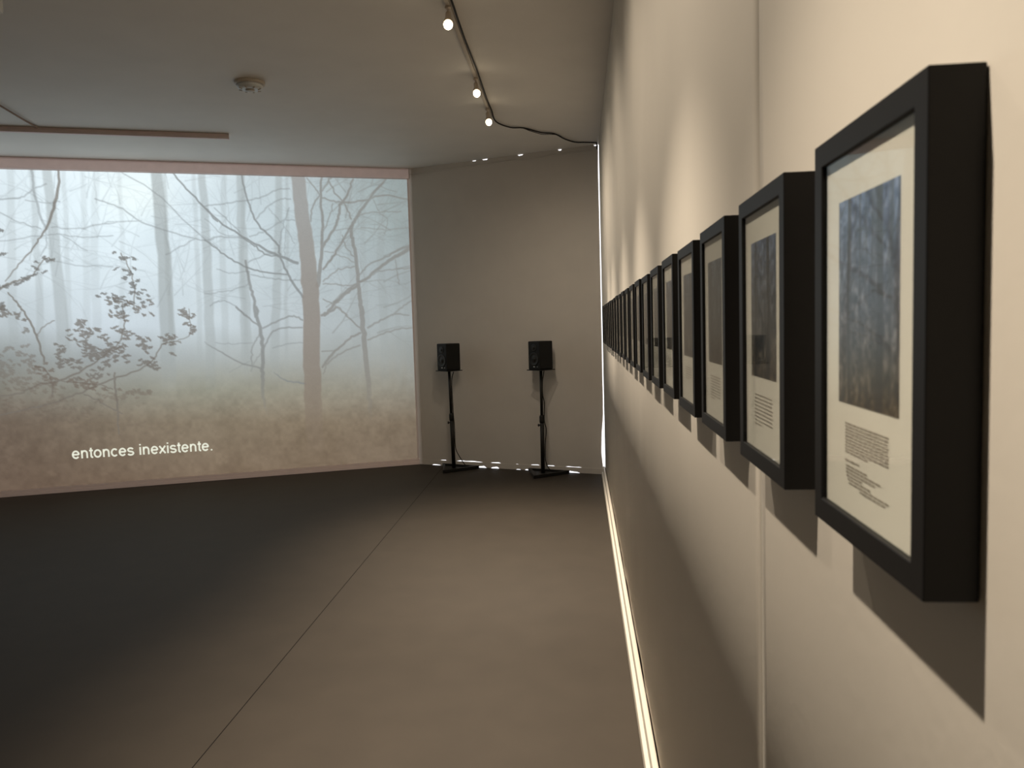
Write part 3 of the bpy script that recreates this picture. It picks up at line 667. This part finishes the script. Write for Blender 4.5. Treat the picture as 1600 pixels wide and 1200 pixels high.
# ---------------------------------------------------------------- lamp track on the ceiling
rx = lambda y: -.656-.0117*(y-4.226)
RY0, RY1 = -1.2, 6.50
mb = MB(); mb.hexa([(rx(RY0)-.012, RY0, ZC-.016), (rx(RY0)+.012, RY0, ZC-.016), (rx(RY1)+.012, RY1, ZC-.016), (rx(RY1)-.012, RY1, ZC-.016),
                    (rx(RY0)-.012, RY0, ZC), (rx(RY0)+.012, RY0, ZC), (rx(RY1)+.012, RY1, ZC), (rx(RY1)-.012, RY1, ZC)])
tag(mb.build('lamp_track', M['cream'], None, .002), 'slim pale lamp track screwed to the ceiling', 'lamp track')
bulbs = [(.62, None), (1.80, None), (2.98, None), (4.149, (-.644, 4.149)), (5.369, (-.654, 5.369)), (6.130, (-.660, 6.130))]
lamp_lab = {3: 'lit spot lamp on the track, third from the cable bend', 4: 'lit spot lamp on the track, second from the cable bend', 5: 'lit spot lamp at the track end by the cable bend',
            2: 'lit spot lamp on the track, fourth from the cable bend', 1: 'lit spot lamp on the track, fifth from the cable bend', 0: 'lit spot lamp on the track, sixth from the cable bend'}
for i, (y, bp) in enumerate(bulbs):
    my = y+.095; mxx = rx(my); bx_ = rx(y)+.012 if bp is None else bp[0]
    t = thing('spot_lamp', (mxx, my, ZC-.016), lamp_lab[i], 'spot lamp', 'spot lamps on the track')
    bl = Vector((bx_-mxx, y-my, -.134))
    ax = bl.normalized(); j = Vector((0, 0, -.035))
    mb = MB(); mb.ring([(.016, .0002), (.018, .008), (.012, .014)], (0, 0, 0), (0, 0, -1), 16); mb.build('track_adapter', M['holder'], t, smooth=True)
    mb = MB(); mb.tube([(0, 0, 0), j], .005, 10); mb.build('stem', M['holder'], t)
    ax2 = (bl-j).normalized(); L = (bl-j).length
    mb = MB(); mb.ring([(.010, 0), (.015, .008), (.015, L*.40), (.023, L*.70), (.026, L*.86), (.024, L*.87)], j, ax2, 20); mb.build('socket', M['holder'], t, smooth=True)
    mb = MB(); mb.ring([(.022, L*.87), (.024, L*.92), (.023, L*1.0), (.017, L*1.10), (.008, L*1.16), (.001, L*1.175)], j, ax2, 20); mb.build('bulb', M['bulb'], t, smooth=True)
    ld = bpy.data.lights.new('spot_beam', 'SPOT'); ld.energy = LAMP_W; ld.color = LAMP_COL; ld.spot_size = math.radians(BEAM); ld.spot_blend = 1.0; ld.shadow_soft_size = .022
    lo = bpy.data.objects.new('spot_beam', ld); COL.objects.link(lo); lo.parent = t
    src = j+ax2*(L*1.22); aim = Vector((math.cos(math.radians(AIM_DOWN)), -.14 if i > 2 else -.05, -math.sin(math.radians(AIM_DOWN))))
    ls = bpy.data.lights.new('spill_light', 'SPOT'); ls.energy = LAMP_W*(.08 if i < 4 else .09); ls.color = LAMP_COL; ls.spot_size = math.radians(150); ls.spot_blend = 1.0; ls.shadow_soft_size = .03
    l2 = bpy.data.objects.new('spill_light', ls); COL.objects.link(l2); l2.parent = t
    l2.location = src; l2.rotation_euler = Vector((.25, .30 if i > 2 else 0, -1)).to_track_quat('-Z', 'Y').to_euler()
    lo.location = src; lo.rotation_euler = aim.to_track_quat('-Z', 'Y').to_euler()

# cable along the track, then sagging across the ceiling to the corner slit
cz = ZC-.010
P_ = lambda x, y, z=cz: on_z(x, y, z)
cpts = [(rx(a)+.026+.003*math.sin(a*5), a, cz-.004+.003*math.sin(a*3.1)) for a in np.arange(-1.2, 6.5, .3)]
e = P_(775, 190); cpts += [tuple(e)]
for x, y in ((797, 199), (818, 200), (845, 207), (866, 209), (882, 217), (898, 222), (915, 222.5), (930, 223)): cpts.append(tuple(P_(x, y)))
p = P_(934, 224); cpts.append((p.x-.012, p.y-.03, cz-.004)); cpts.append((p.x-.008, p.y-.02, cz-.06)); 
mb = MB(); mb.tube(curve_pts(cpts, 5), .006, 8); pcb = tag(mb.build('power_cable', M['cable'], None, smooth=True), 'black power cable along the lamp track sagging to the corner', 'cable')
q0 = [tuple(P_(x, y)) for x, y in ((818, 200.5), (830, 205), (846, 209.5), (858, 210), (872, 211), (882, 217.5))]
mb = MB(); mb.tube(curve_pts(q0, 5), .0035, 6); mb.build('loose_loop', M['cable'], pcb, smooth=True)

# smoke detector
p = on_z(390, 128, ZC)
t = thing('smoke_detector', (p.x, p.y, ZC), 'round white smoke detector on the ceiling', 'smoke detector')
mb = MB(); mb.ring([(.100, 0), (.102, .006), (.100, .018), (.090, .022)], (0, 0, 0), (0, 0, -1), 40); mb.build('base', M['cream'], t, smooth=True)
mb = MB(); mb.ring([(.088, .022), (.086, .034), (.076, .048), (.050, .055), (.045, .053)], (0, 0, 0), (0, 0, -1), 40); mb.build('cover', M['white'], t, smooth=True)
mb = MB(); mb.ring([(.030, .053), (.030, .060), (.018, .062)], (0, 0, 0), (0, 0, -1), 24); mb.build('test_button', M['cream'], t, smooth=True)
for k in range(8):
    a = k*math.pi/4; mb = MB(); u = Vector((math.cos(a), math.sin(a), 0)); v = Vector((-u.y, u.x, 0)); c = u*.066
    mb.hexa([(*(c-u*.010-v*.004).xy, -.058), (*(c+u*.010-v*.004).xy, -.053), (*(c+u*.010+v*.004).xy, -.053), (*(c-u*.010+v*.004).xy, -.058),
             (*(c-u*.010-v*.004).xy, -.045), (*(c+u*.010-v*.004).xy, -.045), (*(c+u*.010+v*.004).xy, -.045), (*(c-u*.010+v*.004).xy, -.045)])
    mb.build('vent_rib', M['cream'], t)

# ceiling rail near the projection with its cord
a = on_z(357, 210, ZC); b = on_z(0, 197.5, ZC); d_ = (b-a).normalized(); b = a+d_*3.6; nrm = Vector((-d_.y, d_.x, 0)); nrm = nrm if nrm.y < 0 else -nrm
t = thing('ceiling_rail', (a.x, a.y, ZC), 'rosy brown ceiling rail parallel to the projection wall', 'rail')
b = b-a
def rail_box(n0, n1, z0, z1, A_, B_):
    mb = MB(); P0, P1, P2, P3 = A_+nrm*n0, B_+nrm*n0, B_+nrm*n1, A_+nrm*n1
    mb.hexa([(*P0.xy, z0), (*P1.xy, z0), (*P2.xy, z0), (*P3.xy, z0), (*P0.xy, z1), (*P1.xy, z1), (*P2.xy, z1), (*P3.xy, z1)]); return mb
O = Vector((0, 0, 0))
rail_box(-.02, .02, -.042, 0, O, b).build('channel', M['trim'], t, .003)
rail_box(.0205, .024, -.026, -.018, O, b).build('channel_lip', M['trim'], t)
rail_box(-.0215, .0215, -.0435, .0, O-d_*.004, O+d_*.012).build('end_cap', M['trim'], t, .002)
q0 = [on_z(-40, 141, ZC-.006), on_z(0, 165, ZC-.012), on_z(20, 177, ZC-.014), on_z(40, 189, ZC-.012), on_z(58, 199, ZC-.01)]
q0 = [p-Vector((a.x, a.y, ZC)) for p in q0]; mb = MB(); mb.tube(curve_pts(q0, 6), .007, 8); mb.build('cord', M['cord'], t, smooth=True)

# ---------------------------------------------------------------- added projector, out of view, lighting trim and baseboard of the projection wall
pj = LC+PD*2.6+PN*5.0; pj.z = ZC-.36
t = thing('added_projector', tuple(pj), 'added unseen projector under the ceiling, brightening trim and baseboard of the projection wall', 'projector', None, math.atan2(-PN.y, -PN.x)-math.pi/2)
mb = MB(); mb.box((-.17, -.14, -.06), (.17, .14, .06)); mb.build('body', M['white'], t, .012)
mb = MB(); mb.tube([(0, 0, .06), (0, 0, .345)], .018, 14); mb.build('ceiling_pole', M['white'], t)
mb = MB(); mb.ring([(.07, 0), (.07, .012), (.05, .015)], (0, 0, .36), (0, 0, -1), 24); mb.build('ceiling_flange', M['white'], t)
mb = MB(); mb.ring([(.045, 0), (.045, .022), (.038, .024), (.034, .012), (.005, .016)], (-.06, .139, 0), (0, 1, 0), 24); mb.build('lens', M['spk'], t, smooth=True)
for k in range(6):
    mb = MB(); mb.box((.05+.018*k, .1395, -.035), (.058+.018*k, .143, .035)); mb.build('vent_slat', M['spk'], t)
ld = bpy.data.lights.new('added_projector_light', 'SPOT'); ld.energy = PROJ_W; ld.color = (1.0, .93, .92); ld.spot_size = math.radians(110); ld.spot_blend = 0.0; ld.shadow_soft_size = .02  # added light for trim and baseboard; the forest picture glows by itself
# the beam is a rectangle: slopes to the side and up / down taken from the light's own axes
ld.use_nodes = True; nt = ld.node_tree; em = nt.nodes['Emission']
tc = nt.nodes.new('ShaderNodeTexCoord'); sx_ = nt.nodes.new('ShaderNodeSeparateXYZ'); nt.links.new(tc.outputs['Normal'], sx_.inputs[0])
az = nt.nodes.new('ShaderNodeMath'); az.operation = 'ABSOLUTE'; nt.links.new(sx_.outputs[2], az.inputs[0])
def within(sock, lo_v, hi_v):
    d_ = nt.nodes.new('ShaderNodeMath'); d_.operation = 'DIVIDE'; nt.links.new(sock, d_.inputs[0]); nt.links.new(az.outputs[0], d_.inputs[1])
    a_ = nt.nodes.new('ShaderNodeMath'); a_.operation = 'GREATER_THAN'; nt.links.new(d_.outputs[0], a_.inputs[0]); a_.inputs[1].default_value = lo_v
    b_ = nt.nodes.new('ShaderNodeMath'); b_.operation = 'LESS_THAN'; nt.links.new(d_.outputs[0], b_.inputs[0]); b_.inputs[1].default_value = hi_v
    m_ = nt.nodes.new('ShaderNodeMath'); m_.operation = 'MULTIPLY'; nt.links.new(a_.outputs[0], m_.inputs[0]); nt.links.new(b_.outputs[0], m_.inputs[1]); return m_
h_ = within(sx_.outputs[0], -.75, .56); v_ = within(sx_.outputs[1], -.62, .074)
m_ = nt.nodes.new('ShaderNodeMath'); m_.operation = 'MULTIPLY'; nt.links.new(h_.outputs[0], m_.inputs[0]); nt.links.new(v_.outputs[0], m_.inputs[1])
nt.links.new(m_.outputs[0], em.inputs['Strength'])
lo = bpy.data.objects.new('added_projector_light', ld); COL.objects.link(lo); lo.parent = t; lo.location = (-.06, .19, 0); lo.rotation_euler = (math.radians(90), 0, 0)
